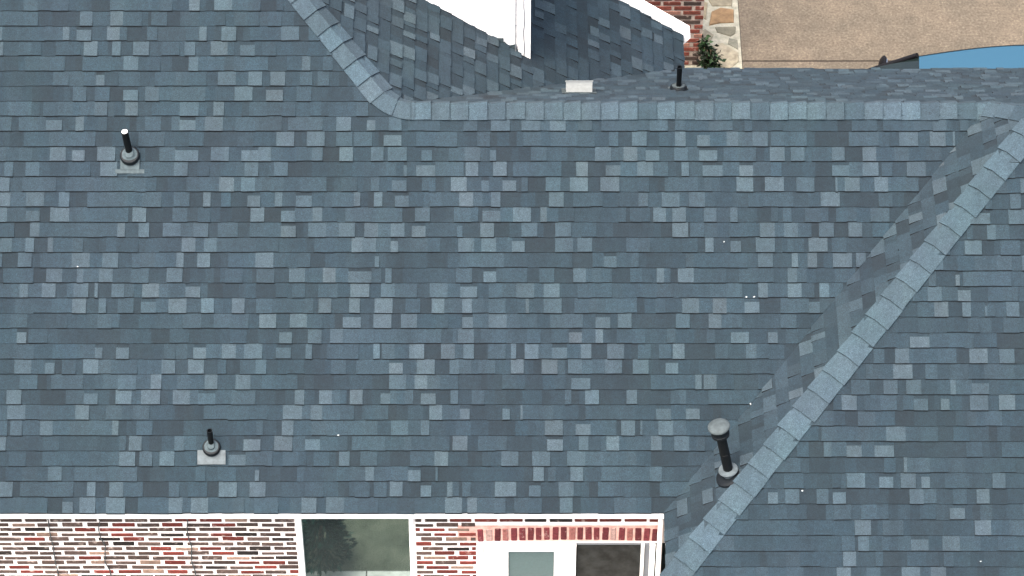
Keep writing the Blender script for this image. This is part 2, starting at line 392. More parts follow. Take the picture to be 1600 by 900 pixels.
# ------------------------------------------------------------------ the setting
def sheet(name, x0, y0, x1, y1, z, mat, parent=None):
    o = MB().add([(x0,y0,z),(x1,y0,z),(x1,y1,z),(x0,y1,z)], [(0,1,2,3)]).build(name, mat, parent)
    return o
MAT['grass'] = noisy('lawn', [(0.3, (0.036, 0.042, 0.028)), (0.5, (0.064, 0.070, 0.050)), (0.72, (0.105, 0.105, 0.078))], 5, 0.95, 8, 0.6, 60, 0.03)
MAT['concrete'] = noisy('aggregate_concrete', [(0.22, (0.016, 0.013, 0.009)), (0.40, (0.050, 0.042, 0.032)), (0.56, (0.069, 0.058, 0.044)), (0.66, (0.090, 0.077, 0.060)), (0.80, (0.20, 0.18, 0.15))], 34, 0.95, 9, 0.3, 90, 0.004)
def mottle(m, scale, lo, hi):      # wide mottling and tyre-worn patches
    t = m.node_tree; b = t.nodes['Principled BSDF']; src = b.inputs['Base Color'].links[0].from_socket
    t.links.new(mul(t, src, ramp(t, noise(t, scale, 5, 0.6), [(0.33, lo), (0.67, hi)])), b.inputs['Base Color'])
mottle(MAT['concrete'], 1.6, (0.82, 0.84, 0.84), (1.16, 1.14, 1.12)); mottle(MAT['concrete'], 7, g3(0.88), g3(1.12))
MAT['patio'] = noisy('patio_concrete', [(0.3, (0.30, 0.30, 0.27)), (0.7, (0.50, 0.49, 0.45))], 9, 0.9, 6, 0.3)
MAT['joint'] = noisy('joint_dirt', [(0.3, (0.008, 0.006, 0.005)), (0.7, (0.02, 0.016, 0.012))], 30, 0.95)
MAT['grout'] = noisy('stone_grout', [(0.3, (0.11, 0.108, 0.085)), (0.7, (0.21, 0.205, 0.165))], 14, 0.95)
def stone_mat():
    m, t, b = newmat('flagstone', 0.9, 0.2)
    n = noise(t, 11, 5, 0.65)
    t.links.new(mul(t, objcol(t), ramp(t, n, [(0.3, g3(0.65)), (0.7, g3(1.3))])), b.inputs['Base Color'])
    bump(t, b, noise(t, 30, 4), 0.5, 0.01); return m
MAT['stone'] = stone_mat()
tag(sheet('ground', -400, -400, 400, 400, -0.012, 'grass'), kind='structure')
pat = tag(sheet('patio', -9, -1.10, 1.5, 0.1, -0.004, 'joint'), kind='structure')
for i in range(7):
    x = -9 + i*1.5
    MB().chamfer_box((x+.006, -1.095, -.05), (x+1.494, .095, 0.0), .004).build('slab', 'patio', pat)
drive = tag(sheet('driveway', 2.73, 5.9, 40, 30, -0.004, 'joint'), kind='structure')
for x0, x1 in ((2.74, 12.0), (12.012, 30)):
    for y0, y1 in ((5.92, 8.900), (8.921, 12.9), (12.914, 20)):
        MB().chamfer_box((x0, y0, -.08), (x1, y1, 0.0), .005).build('slab', 'concrete', drive)
path = tag(sheet('flagstone_strip', 1.0, 6.0, 2.735, 14, -0.003, 'grout'), kind='structure')
def stone(pts, z, c):
    pts = [Vector((x, y, 0)) for x, y in pts]; ctr = sum(pts, Vector()) / len(pts); n = len(pts)
    vs = [(p.x, p.y, -.02) for p in pts] + [(p.x, p.y, z - .008) for p in pts]
    vs += [tuple((ctr + (p - ctr) * .93).to_tuple()[:2]) + (z,) for p in pts]
    fs = [(i, (i+1) % n, (i+1) % n + n, i + n) for i in range(n)] + [(i+n, (i+1) % n + n, (i+1) % n + 2*n, i + 2*n) for i in range(n)]
    fs.append(tuple(range(2*n, 3*n)))
    o = MB().add(vs, fs).build('stone', 'stone', path); o.color = (c[0]*.33, c[1]*.33, c[2]*.32, 1)
stone([(2.37,9.52),(2.50,9.56),(2.67,9.57),(2.68,9.80),(2.52,9.83),(2.41,9.76)], .012, (.34,.22,.12))
stone([(2.34,9.62),(2.35,9.75),(2.37,9.92),(2.26,9.98),(2.24,9.70)], .008, (.36,.31,.22))
stone([(2.42,9.86),(2.66,9.86),(2.69,10.12),(2.50,10.2),(2.36,10.02)], .010, (.30,.27,.20))
stone([(2.46,9.40),(2.62,9.33),(2.68,9.38),(2.69,9.50),(2.44,9.49)], .008, (.22,.21,.16))
stone([(2.58,9.20),(2.70,9.10),(2.70,9.27),(2.60,9.30)], .007, (.26,.26,.21))
stone([(2.42,8.82),(2.60,8.78),(2.70,8.90),(2.70,9.05),(2.52,9.22),(2.40,9.18)], .010, (.42,.38,.29))
stone([(2.27,9.20),(2.38,9.26),(2.42,9.36),(2.32,9.46),(2.24,9.40)], .008, (.33,.30,.23))
stone([(2.24,8.50),(2.44,8.52),(2.40,8.74),(2.24,8.78)], .010, (.38,.34,.26))
stone([(2.48,8.45),(2.70,8.48),(2.69,8.72),(2.46,8.72)], .009, (.34,.30,.22))
for i in range(8):
    y = 10.25 + i*.42
    stone([(2.24,y),(2.44,y-.04),(2.46,y+.30),(2.24,y+.34)], .009, (.34+.02*(i % 3),.30,.22))
    stone([(2.50,y+.02),(2.70,y),(2.69,y+.36),(2.49,y+.33)], .010, (.40-.03*(i % 3),.35,.27))

# ------------------------------------------------------------------ the house
house = tag(empty('brick_house'), 'brick house under a slate blue asphalt shingle roof with hips and valleys', 'house')

# decks under the shingles
def deck(pts, n):
    pts = [Vector(p) - n*0.004 for p in pts]; low = [p - n*0.10 for p in pts]; k = len(pts)
    return MB().add(pts + low, [tuple(range(k)), tuple(range(2*k-1, k-1, -1))] + [(i, i+k, (i+1) % k + k, (i+1) % k) for i in range(k)])
zM = lambda y: EAVE + PITCH*y
zS = lambda x: ZR - PITCH*(x - PX)
zB = lambda y: ZR - BP*(y - YR)
zL = lambda x: EAVE + PITCH*(x - VX)
XW = -7.5; XE = 9.5
m_deck = deck([(XW,0.03,zM(.03)),(VX+.03,0.03,zM(.03)),(VX+YR,YR,ZR),(PX,YR,ZR),(XT,YT,ZT),(XW,YT,ZT)], SM.n).build('roof_slope', 'deck', house)
m_deck['label'] = 'broad slate blue main slope facing the camera'
f_deck = deck([(VX,-DL+.03,zL(VX)+.0225),(XE,-DL+.03,EAVE+.0225),(XE,TP[1],TP[2]),TP], SF.n).build('roof_slope', 'deck', house)
f_deck['label'] = 'darker slope of the wing beyond the long hip'
yv = YR + PITCH/BP*(1.82-PX)
s_deck = deck([(1.80,6.38,zS(1.80)),(XT,6.38,zS(XT)),(XT,YT,ZT),(PX,YR,ZR),(1.80,Y_B-.02,zS(1.80))], SS.n).build('roof_slope', 'deck', house)
s_deck['label'] = 'side slope running back below the white dormer wall'
l_deck = deck([(VX+.03,-DL,zL(VX+.03)),TP,(VX+YR,YR,ZR),(VX+.03,0.0,zL(VX+.03))], SL.n).build('roof_slope', 'deck', house)
l_deck['label'] = 'narrow sliver of slope between valley and hip'
b_deck = deck([(1.80,Y_B-.02,zB(Y_B-.02)),(PX,YR,ZR),(VX+YR,YR,ZR),TP,(XE,TP[1],TP[2]),(XE,Y_B-.02,zB(Y_B-.02))], SB.n).build('roof_slope', 'deck', house)
b_deck['label'] = 'rear slope seen at a glancing angle above the ridge'
# slopes turned away from the photograph
deck([(XW,YT,ZT),(XT,YT,ZT),(XT,6.38,ZT),(XW,6.38,ZT)], Vector((0,0,1))).build('roof_slope', 'deck', house)

singles = []                     # candidate shingles that get an object of their own
def lay(sl, dk, rows, planes_of, measured, prow, hue=0.0):
    """measured: dict row -> tabs; prow: function giving the extent of a row"""
    mb = MB(); HUE[0] = hue
    for k in rows:
        u0, u1 = prow(k)
        if u1 <= u0: continue
        s0 = k*COURSE - (0.014 if k == 0 else 0.004); s1 = (k+1)*COURSE + 0.022
        if k in measured: pieces = fill_row(u0, u1, [(a, b, c) for a, b, c in parse(measured[k])])
        else: pieces = random_row(u0, u1)
        lift = random.uniform(-.002, .002)
        for a, b, tn, hb, meas in pieces:
            g = 0.0; j = random.uniform(-.003, .002) + lift
            if meas: j -= 0.003
            q = random.uniform(-.0025, .0025); q2 = random.uniform(-.002, .002)
            poly = [(a, s0+j), (b, s0+j+q), (b, s1), (a, s1)]; short = meas and hb > .022 and k != 26 and random.random() < .22
            for planes in planes_of(k):
                pc = clip(poly, planes, sl)
                if not pc: continue
                if short:
                    slab(mb, sl, pc, s0, s1, .009, 0.002, t_dark()); pc = [(u_, min(v_, s0 + .112)) for u_, v_ in pc]; short = False
                    if len(pc) == 4: poly = pc
                if meas and len(pc) == 4 and pc == poly and b - a > 0.06:
                    singles.append((b - a, len(singles), sl, dk, pc, s0, s1, hb + random.uniform(0, .0015), tn))
                else:
                    slab(mb, sl, pc, s0, s1, hb + random.uniform(0, .002), 0.003, tn)
    return mb
YRS = YR / 0.8
def planes_M(k):
    lo, hi = k*COURSE, (k+1)*COURSE
    val = (1, -1, VX)                                    # x - y <= VX : left of the valley
    hip = (1, 1, PX + YR)                                # x + y <= .. : left of the hip
    if hi + .02 < YRS: return [[val]]
    if lo > YRS: return [[hip, (0, 1, YT)]]
    return [[val, (0, 1, YR)], [(0, -1, -YR), hip]]
bulk = []
bulk.append((lay(SM, m_deck, range(0, 40), planes_M, MAIN_TABS, lambda k: (XW, VX + k*COURSE*.8 + .25)), m_deck))
bulk.append((lay(SF, f_deck, range(0, 31), lambda k: [[(-1, 1, -VX - DL), (0, 1, TP[1])]], WING_TABS, lambda k: (VX + k*COURSE*.8 - .02, XE)), f_deck))
bulk.append((lay(SS, s_deck, range(0, 40), lambda k: [[(-1, -1, -PX - YR), (PITCH, -BP, PITCH*PX - BP*YR), (0, 1, 6.40), (-1, 0, -XT)]], {}, lambda k: (3.0, 6.6), 0.8), s_deck))
bulk.append((lay(SL, l_deck, range(0, 31), lambda k: [[(-1, 1, -VX), (1, -1, VX + DL), (PITCH, BP, ZR + BP*YR - EAVE + PITCH*VX)]], {}, lambda k: (-k*COURSE*.8 - .3, DL - k*COURSE*.8 + .05), 2.0), l_deck))
bulk.append((lay(SB, b_deck, range(0, 31), lambda k:
    [[(-PITCH, BP, -PITCH*PX + BP*YR), (0, -1, -YR), (0, 1, Y_B + .02)], [(0, 1, YR), (-PITCH, -BP, -(ZR + BP*YR - EAVE + PITCH*VX)), (0, -1, -TP[1])]],
    {}, lambda k: (-XE, 1.3)), b_deck))
singles.sort(key=lambda s: -s[0])
for i, (w, _, sl, dk, pc, s0, s1, hb, tn) in enumerate(singles):
    if i < 300:
        mb = MB(); slab(mb, sl, pc, s0, s1, hb, 0.002, tn); mb.build('shingle', 'shingle', dk, recalc=False)
    else:
        mb = next(b for b, d in bulk if d is dk); slab(mb, sl, pc, s0, s1, hb, 0.002, tn)
for mb, d in bulk:
    tag(mb.build('shingle_courses', 'shingle', d, recalc=False), kind='stuff')

# ------------------------------------------------------------------ ridge and hip caps
def caps(p0, p1, nA, nB, pitch, w, bright=(0.135, 0.195), start=0.0):
    p0, p1 = Vector(p0), Vector(p1); t = (p1 - p0).normalized(); L = (p1 - p0).length
    def down(n):
        d = n.cross(t).normalized(); return d if d.z < 0 else -d
    dA, dB = down(nA), down(nB)
    if abs(dA.z) < 1e-6: pass
    up = (nA + nB).normalized(); x = start
    while x < L:
        e = min(x + pitch + .05, L + .02)
        mb = MB(); rings = []
        sk = random.uniform(-.006, .006); wA = w + random.uniform(-.006, .006); wB = w + random.uniform(-.006, .006)
        for q, h in ((x, 0.034), (e, 0.011)):
            c = p0 + t*(q + (sk if q == x else 0))
            out = [c + dA*wA + nA*h, c + dA*.05 + nA*(h+.004), c + dA*.018 + nA*(h+.006), c + up*(h+.012),
                   c + dB*.018 + nB*(h+.006), c + dB*.05 + nB*(h+.004), c + dB*wB + nB*h]
            inn = [c + dA*wA + nA*(h-.010), c + up*(h-.006), c + dB*wB + nB*(h-.010)]
            rings.append((out, inn))
        (o0, i0), (o1, i1) = rings
        vs = o0 + o1 + i0 + i1; fs = [(i, i+1, i+8, i+7) for i in range(6)]
        fs += [(14, 15, 18, 17), (15, 16, 19, 18), (0, 7, 17, 14), (6, 16, 19, 13)]
        fs += [(0, 1, 2, 3, 15, 14), (3, 4, 5, 6, 16, 15), (7, 17, 18, 10, 9, 8), (10, 18, 19, 13, 12, 11)]
        tn = tone(random.uniform(*bright), random.gauss(-1.0, .5))
        mb.add(vs, fs[:6], tn); k = len(mb.v) - 20
        for f in fs[6:]: mb.f.append([k+i for i in f]); mb.c.append(core_shade)
        mb.build('ridge_cap', 'shingle', house, smooth=True)
        x += pitch
caps((VX, -DL, EAVE), TP, SL.n, SF.n, 0.222, 0.135, (0.190, 0.245))
caps((VX + YR + .06, YR, ZR), (PX + .17, YR, ZR), SM.n, SB.n, 0.179, 0.138, (0.135, 0.235))
caps((VX + YR, YR, ZR), TP, SL.n, SB.n, 0.179, 0.138, (0.135, 0.195))
hd, rd = Vector((-1, 1, PITCH)).normalized(), Vector((1, 0, 0)); PP = Vector((PX, YR, ZR))
caps(PP + hd*.14, (XT, YT, ZT), SM.n, SS.n, 0.205, 0.145, (0.160, 0.240))
# the two bent pieces where the hip turns into the ridge
def bent(k0, k1, lift):
    A, B = PP + hd*.22, PP + rd*.22; outs, inns = [], []
    for i in range(5):
        k = k0 + (k1-k0)*i/4
        c = A*(1-k)**2 + PP*2*k*(1-k) + B*k*k
        t = ((PP - A)*(1-k) + (B - PP)*k).normalized()
        nA = SM.n; nB = (SS.n*(1-k) + SB.n*k).normalized()
        dA = nA.cross(t).normalized(); dA = dA if dA.z < 0 else -dA
        dB = nB.cross(t).normalized(); dB = dB if dB.y > 0 else -dB
        up = (nA + nB).normalized(); h = lift + .012*i/4; w = .140
        outs.append([c + dA*w + nA*h, c + dA*.05 + nA*(h+.004), c + dA*.018 + nA*(h+.006), c + up*(h+.012), c + dB*.018 + nB*(h+.006), c + dB*.05 + nB*(h+.004), c + dB*w*.8 + nB*h])
        inns.append([c + dA*w + nA*(h-.012), c + up*(h-.008), c + dB*w*.8 + nB*(h-.012)])
    mb = MB(); tn = tone(random.uniform(.165, .22), -1.0)
    mb.add([p for r in outs for p in r], [(k*7+i, k*7+i+1, k*7+i+8, k*7+i+7) for k in range(4) for i in range(6)], tn)
    n0 = len(mb.v)
    mb.add([p for a in range(5) for p in (outs[a][0], inns[a][0])], [(2*a, 2*a+1, 2*a+3, 2*a+2) for a in range(4)], tn)
    mb.add(outs[4] + inns[4], [(0,1,2,3,8,7), (3,4,5,6,9,8)], tn)
    mb.build('ridge_cap', 'shingle', house, smooth=True)
bent(.46, 1.0, .017); bent(0.0, .58, .020)
caps(TP, (XE, TP[1], TP[2]), SF.n, SB.n, 0.179, 0.150)

# ------------------------------------------------------------------ eaves and trim
MB().chamfer_box((XW, -.006, EAVE-.092), (VX-.012, .016, EAVE-.006), .003).build('fascia', 'white', house)
MB().box((XW, .024, EAVE-.075), (VX-.02, .16, EAVE-.062)).build('soffit', 'white', house)
MB().chamfer_box((VX-.010, -DL-.01, EAVE-.080), (VX+.012, .0, EAVE-.006), .003).build('fascia', 'white', house)
MB().chamfer_box((VX-.010, -DL-.012, EAVE-.080), (XE, -DL+.010, EAVE-.006), .003).build('fascia', 'white', house)
MB().chamfer_box((1.80, Y_B+.005, Z_B-.10), (XE, Y_B+.027, Z_B-.012), .003).build('fascia', 'white', house)
MB().chamfer_box((1.775, Y_B+.03, Z_S-.10), (1.797, 6.40, Z_S-.012), .003).build('fascia', 'white', house)
# white coping along the far rake of the side slope
def bar(a, b, w, h):
    a, b = Vector(a), Vector(b); t = (b-a).normalized(); s = Vector((0, 1, 0)); n = t.cross(s).normalized()
    n = n if n.z > 0 else -n
    vs = [p + s*y + n*z for p in (a, b) for y, z in ((0, -.12), (w, -.12), (w, h), (0, h))]
    return MB().add(vs, [(0,1,2,3),(7,6,5,4),(0,4,5,1),(1,5,6,2),(2,6,7,3),(3,7,4,0)])
bar((-2.6, 6.402, zS(-2.6)), (1.90, 6.402, zS(1.90)), .19, .022).build('rake_trim', 'white', house)

# upper storey wall in white lap siding standing on the side slope
DY, DX = 4.74, 0.165
XD = -2.3
dorm = MB(); zt = 5.95
dorm.add([(DX, DY+.05, zS(DX)-.25), (XD, DY+.05, zS(XD)-.25), (XD, DY+.05, zt), (DX, DY+.05, zt),
          (DX, 6.30, zS(DX)-.25), (XD, 6.30, zS(XD)-.25), (XD, 6.30, zt), (DX, 6.30, zt)],
         [(0,3,2,1),(4,5,6,7),(0,4,7,3),(1,2,6,5),(3,7,6,2),(0,1,5,4)])
dormer = dorm.build('dormer_wall', 'siding', house)
dormer['label'] = 'white lap sided upper wall standing on the side slope'
BH = 0.145
z = zS(DX) + .004
while z < zt - .05:
    z1 = z + BH
    xl0 = max(XD, PX + (ZR + .012 - z)/PITCH) ; xl1 = max(XD, PX + (ZR + .012 - z1)/PITCH)
    if z < zS(DX) + .02: xl0 = DX - .12
    xr = DX - .105
    if xl1 < xr - .02:
        xl0 = min(xl0, xr)
        vs = [(xl0, DY+.038, z), (xr, DY+.038, z), (xr, DY+.044, z1), (xl1, DY+.044, z1),
              (xl0, DY+.052, z), (xr, DY+.052, z), (xr, DY+.052, z1), (xl1, DY+.052, z1)]
        MB().add(vs, [(0,1,2,3),(7,6,5,4),(0,4,5,1),(1,5,6,2),(2,6,7,3),(3,7,4,0)]).build('siding_board', 'siding', dormer)
    z = z1
MB().chamfer_box((DX-.10, DY+.012, zS(DX)-.02), (DX+.004, DY+.054, zt), .004).build('corner_board', 'white', dormer)
MB().chamfer_box((DX+.006, DY+.012, zS(DX)-.03), (DX+.022, DY+.11, zt), .004).build('corner_board', 'white', dormer)
for x_, dx_, h_ in ((-.30, .05, .008), (-.22, -.02, .02), (-.16, .04, .030)):
    zz = zS(DX + x_) + .004
    MB().add([(DX+x_-.05, DY+.030, zz+.035), (DX+x_+.05, DY+.030, zz-.04), (DX+x_+dx_, DY+.034, zz+h_+.03), (DX+x_-.05, DY+.037, zz+.035), (DX+x_+.05, DY+.037, zz-.04), (DX+x_+dx_, DY+.037, zz+h_+.03)],
             [(0,1,2),(5,4,3),(0,3,4,1),(1,4,5,2),(2,5,3,0)]).build('step_flashing', 'lead', dormer)
mb = MB(); pts = [Vector((DX - .045 + .006*math.sin(k*1.7), DY+.006, zS(DX) + .05 + k*.11)) for k in range(15)]
for a, b in zip(pts, pts[1:]): mb.tube(a, b, .005, n=6, cap0=False, cap1=False)
mb.build('cable', 'grey_plastic', dormer)
MB().tube((DX-.128, DY+.004, zS(DX)+.05), (DX-.122, DY+.004, zt), .007, n=8).build('cable', 'grey_plastic', dormer)
MB().box((XD-.2, DY-.02, zt), (DX+.06, 6.35, zt+.08)).build('dormer_soffit', 'white', dormer)

# ------------------------------------------------------------------ front wall: mortar, bricks, window, door
WY = 0.10                                   # mortar face
wall = MB()
for x0, x1, z0, z1 in ((XW, -2.045, 0, 2.62), (-2.045, -.935, 0, 1.05), (-2.045, -.935, 2.56, 2.62), (-.935, -.275, 0, 2.62), (-.275, 1.50, 2.10, 2.62)):
    wall.box((x0, WY, z0), (x1, WY+.12, z1))
bwall = wall.build('wall', 'mortar', house); bwall['label'] = 'front wall of worn multicoloured brick in pale mortar'
BW, BC, BHt = 0.237, 0.0737, 0.050
def brick_mesh(w, d, h, c=.004):
    return MB().chamfer_box((0, 0, 0), (w, d, h), c).mesh('brick', 'brick')
BM = [brick_mesh(.197, .03, BHt), brick_mesh(.203, .03, BHt-.003), brick_mesh(.190, .03, BHt+.003)]
SOL = [brick_mesh(.057, .034, .192, .006), brick_mesh(.053, .034, .186, .006), brick_mesh(.060, .034, .190, .006)]
def bcol(red):
    r = random.random()
    if r < red: 
        k = random.uniform(.6, 1.2); return (.105*k, .021*k, .016*k, 1)
    if r < red + .07: k = random.uniform(.6, 1.0); return (.20*k, .135*k, .105*k, 1)
    if r < red + .17: k = random.uniform(.4, 1); return (.018*k, .014*k, .013*k, 1)
    k = random.uniform(.6, 1.35); return (.050*k, .034*k, .029*k, 1)
def put(me, x, y, z, c, parent, tilt=0):
    o = bpy.data.objects.new('brick', me); col.objects.link(o); o.parent = parent
    o.location = (x, y, z); o.rotation_euler = (0, tilt, 0); o.color = c
    return o
low = MB()
ztop = 2.505
row = 0; z = ztop
HOLES = [(-2.052, -.928, 1.0, 2.62), (-.285, 1.46, 0, 2.10), (-.335, 1.46, 0, 2.385)]
while z > 0.03:
    segs = [(-7.45, 1.44)]
    for a, b, c, d in HOLES:
        if z + BHt > c and z < d:
            segs = [q for s0, s1 in segs for q in ((s0, min(s1, a)), (max(s0, b), s1)) if q[1] - q[0] > .01]
    x = -7.6 + (0.118 if row % 2 else 0.0) + random.uniform(-.025, .025)
    while x < 1.44:
        w = .208 + random.uniform(-.012, .010)
        for s0, s1 in segs:
            xa, xb = max(x, s0 + .010), min(x + w, s1 - .010)
            if xb - xa < .03: continue
            red = .14 if x < -3.9 else (.26 if x < -2 else (.42 if x < -.6 else .75))
            zz = z + random.uniform(-.003, .003)
            if z > 1.50 and x > -5.15:
                o = put(random.choice(BM), xa, WY-.007+random.uniform(-.0025, .002), zz, bcol(red), bwall, random.uniform(-.010, .010))
                o.scale = ((xb-xa)/.197, 1, random.uniform(.82, 1.12))
            else:
                low.box((xa, WY-.007, zz), (xb, WY+.01, zz+BHt), bcol(red)[:3])
        x += BW
    z -= BC; row += 1
tag(low.build('bricks', 'brick_far', bwall), kind='stuff')
# soldier course over the door
x = -.325; i = 0
while x < 1.40:
    c = (.110*(kk := random.uniform(.5, 1.2)), .022*kk, .026*kk, 1) if random.random() < .62 else random.choice(((.26,.17,.15,1),(.09,.058,.052,1),(.19,.075,.065,1)))
    put(random.choice(SOL), x, WY-.012, 2.140 + .030*math.sin((x+.3)*1.8) - .010, c, bwall, random.uniform(-.03, .03)); x += .0790
MB().box((-.52, WY-.003, 2.134), (1.44, WY+.02, 2.375)).build('mortar', 'mortar_pink', bwall)
MB().box((-.30, WY-.004, 2.105), (1.44, WY+.02, 2.132)).build('lintel', 'mortar', bwall)
# loose grey cables down the wall
for x, wob in ((-4.40, .004), (-3.93, .02), (-3.09, .012)):
    pts = [Vector((x + wob*math.sin(k*1.9) + .012*k*wob*20, WY-.022, 2.60 - .13*k)) for k in range(18)]
    mb = MB()
    for a, b in zip(pts, pts[1:]): mb.tube(a, b, .0055, n=6, cap0=False, cap1=False)
    mb.build('cable', 'galv', house)

def glass(name, base, rough, metallic, nscale=4, amt=0.5):
    m, t, b = newmat(name, rough, 0.25); n = noise(t, nscale, 4)
    t.links.new(ramp(t, n, [(0.3, tuple(c*(1-amt) for c in base)), (0.7, tuple(base))]), b.inputs['Base Color'])
    b.inputs['Metallic'].default_value = metallic
    return m
MAT['tint_glass'] = glass('reflective_window_glass', (0.26, 0.33, 0.33), 0.03, 0.93, 3, 0.12)
MAT['frost'] = glass('frosted_glass', (0.065, 0.100, 0.102), 0.35, 0.0, 40, 0.15)
MAT['dark_glass'] = glass('dirty_dark_glass', (0.020, 0.022, 0.0215), 0.6, 0.0, 11, 0.9)
win = empty('window', (0, 0, 0)); win.parent = house
win['label'] = 'white framed window reflecting lawn and a dark shrub'
for x0, x1 in ((-2.045, -2.000), (-.980, -.935)):
    MB().chamfer_box((x0, WY-.02, 1.05), (x1, WY+.06, 2.56), .004).build('frame', 'white', win)
for z0, z1 in ((1.05, 1.10), (2.51, 2.56)):
    MB().chamfer_box((-1.999, WY-.02, z0), (-.981, WY+.06, z1), .004).build('frame', 'white', win)
MB().box((-1.999, WY+.025, 1.101), (-.981, WY+.031, 2.509)).build('pane', 'tint_glass', win)
MB().chamfer_box((-2.10, WY-.06, 1.0), (-.88, WY+.02, 1.048), .006).build('sill', 'white', win)

door = empty('door', (0, 0, 0)); door.parent = house
door['label'] = 'white panel door with a frosted glass light'
for x0, x1 in ((-.268, -.215), (.565, .615)):
    MB().chamfer_box((x0, WY-.035, .02), (x1, WY+.06, 2.095), .004).build('frame', 'white', door)
MB().chamfer_box((-.214, WY-.035, 2.055), (.564, WY+.06, 2.095), .004).build('frame', 'white', door)
for a, b in (((-.212, WY-.022, .03), (-.035, WY+.02, 2.053)), ((.405, WY-.022, .03), (.562, WY+.02, 2.053)),
             ((-.034, WY-.022, 1.985), (.404, WY+.02, 2.053)), ((-.034, WY-.022, .03), (.404, WY+.02, .95))):
    MB().chamfer_box(a, b, .004).build('panel', 'white', door)
MB().box((-.033, WY-.004, .951), (.403, WY+.004, 1.984)).build('pane', 'frost', door)
MB().tube((.47, WY-.07, 1.0), (.47, WY-.02, 1.0), .028).build('handle', 'galv', door)
side = empty('window', (0, 0, 0)); side.parent = house
side['label'] = 'dark dirty glass panel beside the white door'
MB().box((.625, WY+.02, .10), (1.235, WY+.026, 2.075)).build('pane', 'dark_glass', side)
MB().box((.618, WY-.004, 2.076), (1.24, WY+.06, 2.098)).build('frame', 'grey_plastic', side)
MB().chamfer_box((1.238, WY-.03, .02), (1.268, WY+.06, 2.095), .003).build('frame', 'white', side)
MB().chamfer_box((1.270, WY-.01, .02), (1.318, WY+.06, 2.095), .003).build('frame', 'grey_plastic', side)
MB().chamfer_box((1.320, WY-.035, .02), (1.372, WY+.06, 2.095), .003).build('frame', 'white', side)
MB().box((.618, WY+.02, .0), (1.24, WY+.06, .099)).build('sill', 'grey_plastic', side)
# downspout in the corner
mb = MB().chamfer_box((1.385, WY-.075, .05), (1.432, WY-.015, 2.62), .008); mb.build('downspout', 'white', house)
# other outside walls of the house, out of the photograph's sight
mb = MB()
mb.box((1.52, -DL+.12, 0), (1.62, WY+.1, 2.66)); mb.box((1.62, -DL+.12, 0), (XE, -DL+.24, 2.66))
mb.box((XE-.12, -DL+.24, 0), (XE, Y_B-.12, 2.6)); mb.box((1.76, Y_B-.24, 0), (XE-.12, Y_B-.12, 2.6))
mb.box((1.66, Y_B-.12, 0), (1.76, 6.32, 2.65)); mb.box((XW, WY+.12, 0), (XW+.12, 6.3, 5.9)); mb.box((XW+.12, 6.2, 0), (1.66, 6.3, 2.7))
mb.build('wall', 'mortar_grey', house)

# ------------------------------------------------------------------ roof vents
def on(sl, u, s, h=0.0): return sl.pt(u, s, h)
def uv_of(sl, P):
    d = Vector(P) - sl.O; return d.dot(sl.u), d.dot(sl.s)
def plate(sl, u0, u1, s0, s1, h0, h1, n=0.006):
    vs = []
    for u, s in ((u0,s0),(u1,s0),(u1,s1),(u0,s1)):
        h = h0 if s == s0 else h1
        vs.append(sl.pt(u, s, h))
    vs2 = [v - sl.n*n for v in vs]
    return MB().add(vs + vs2, [(0,1,2,3),(7,6,5,4),(0,4,5,1),(1,5,6,2),(2,6,7,3),(3,7,4,0)])
def pipe_vent(label, sl, u, s, height, r, lean, boot, topmat, plate_mat, plate_w, group='plumbing vents on the roof', flange=True, ring='lead', keyhole=False):
    base = sl.pt(u, s, 0.0)
    root = tag(empty('vent_pipe', base), label, 'vent', group)
    def B(mb, name, mat, smooth=True):
        mb.v = [tuple(Vector(v) - base) for v in mb.v]; return mb.build(name, mat, root, smooth)
    axis = Vector((lean[0], lean[1], 1)).normalized()
    if flange:
        if keyhole:
            B(plate(sl, u-plate_w/2, u+plate_w/2, s-.165, s-.125, .024, .022), 'flashing', plate_mat, False)
            B(plate(sl, u-plate_w*.33, u+plate_w*.33, s-.130, s+.05, .028, .024, .005), 'flashing', plate_mat, False)
        else: B(plate(sl, u-plate_w/2, u+plate_w/2, s-.155, s-.02, .026, .022), 'flashing', plate_mat, False)
    m = B(MB().lathe(base + sl.n*.015, (axis + sl.n*1.2).normalized(), [(boot*1.14, 0), (boot*1.12, .030), (boot*1.02, .042), (boot*.90, .043)]), 'boot', 'rubber')
    B(MB().lathe(base + sl.n*.052 + sl.s*.012, (axis*.5 + sl.n).normalized(), [(boot*.90, 0), (boot*.88, .007), (boot*.70, .010), (r*1.5, .014), (r*1.2, .030), (r*1.1, .031)]), 'collar', ring)
    top = base + axis*height
    B(MB().lathe(base, axis, [(r, 0), (r, height-.012), (r*1.02, height-.010), (r*1.02, height), (r*.80, height), (r*.78, height-.05)], 24), 'pipe', 'black')
    if topmat:
        B(MB().lathe(base + axis*(height-.012), axis, [(r*.86, 0), (r*.92, .006), (r*.86, .016), (r*.5, .024), (r*.2, .026)], 20), 'cap', topmat)
    return root

pipe_vent('black vent pipe with a white tip and keyhole shaped grey flashing', SM, -3.628, 3.375, .335, .033, (-.07, 0), .083, 'pvc', 'lead', .275, keyhole=True)
pipe_vent('short black vent pipe above a bright square metal flashing near the eave', SM, -2.830, .605, .26, .026, (-.01, 0), .075, None, 'bright_metal', .265)
pipe_vent('thin black vent pipe on the rear slope behind the ridge', SB, -1.655, (Y_B-4.17)*1.2806, .33, .026, (0, 0), .075, None, 'galv', .20, ring='galv')

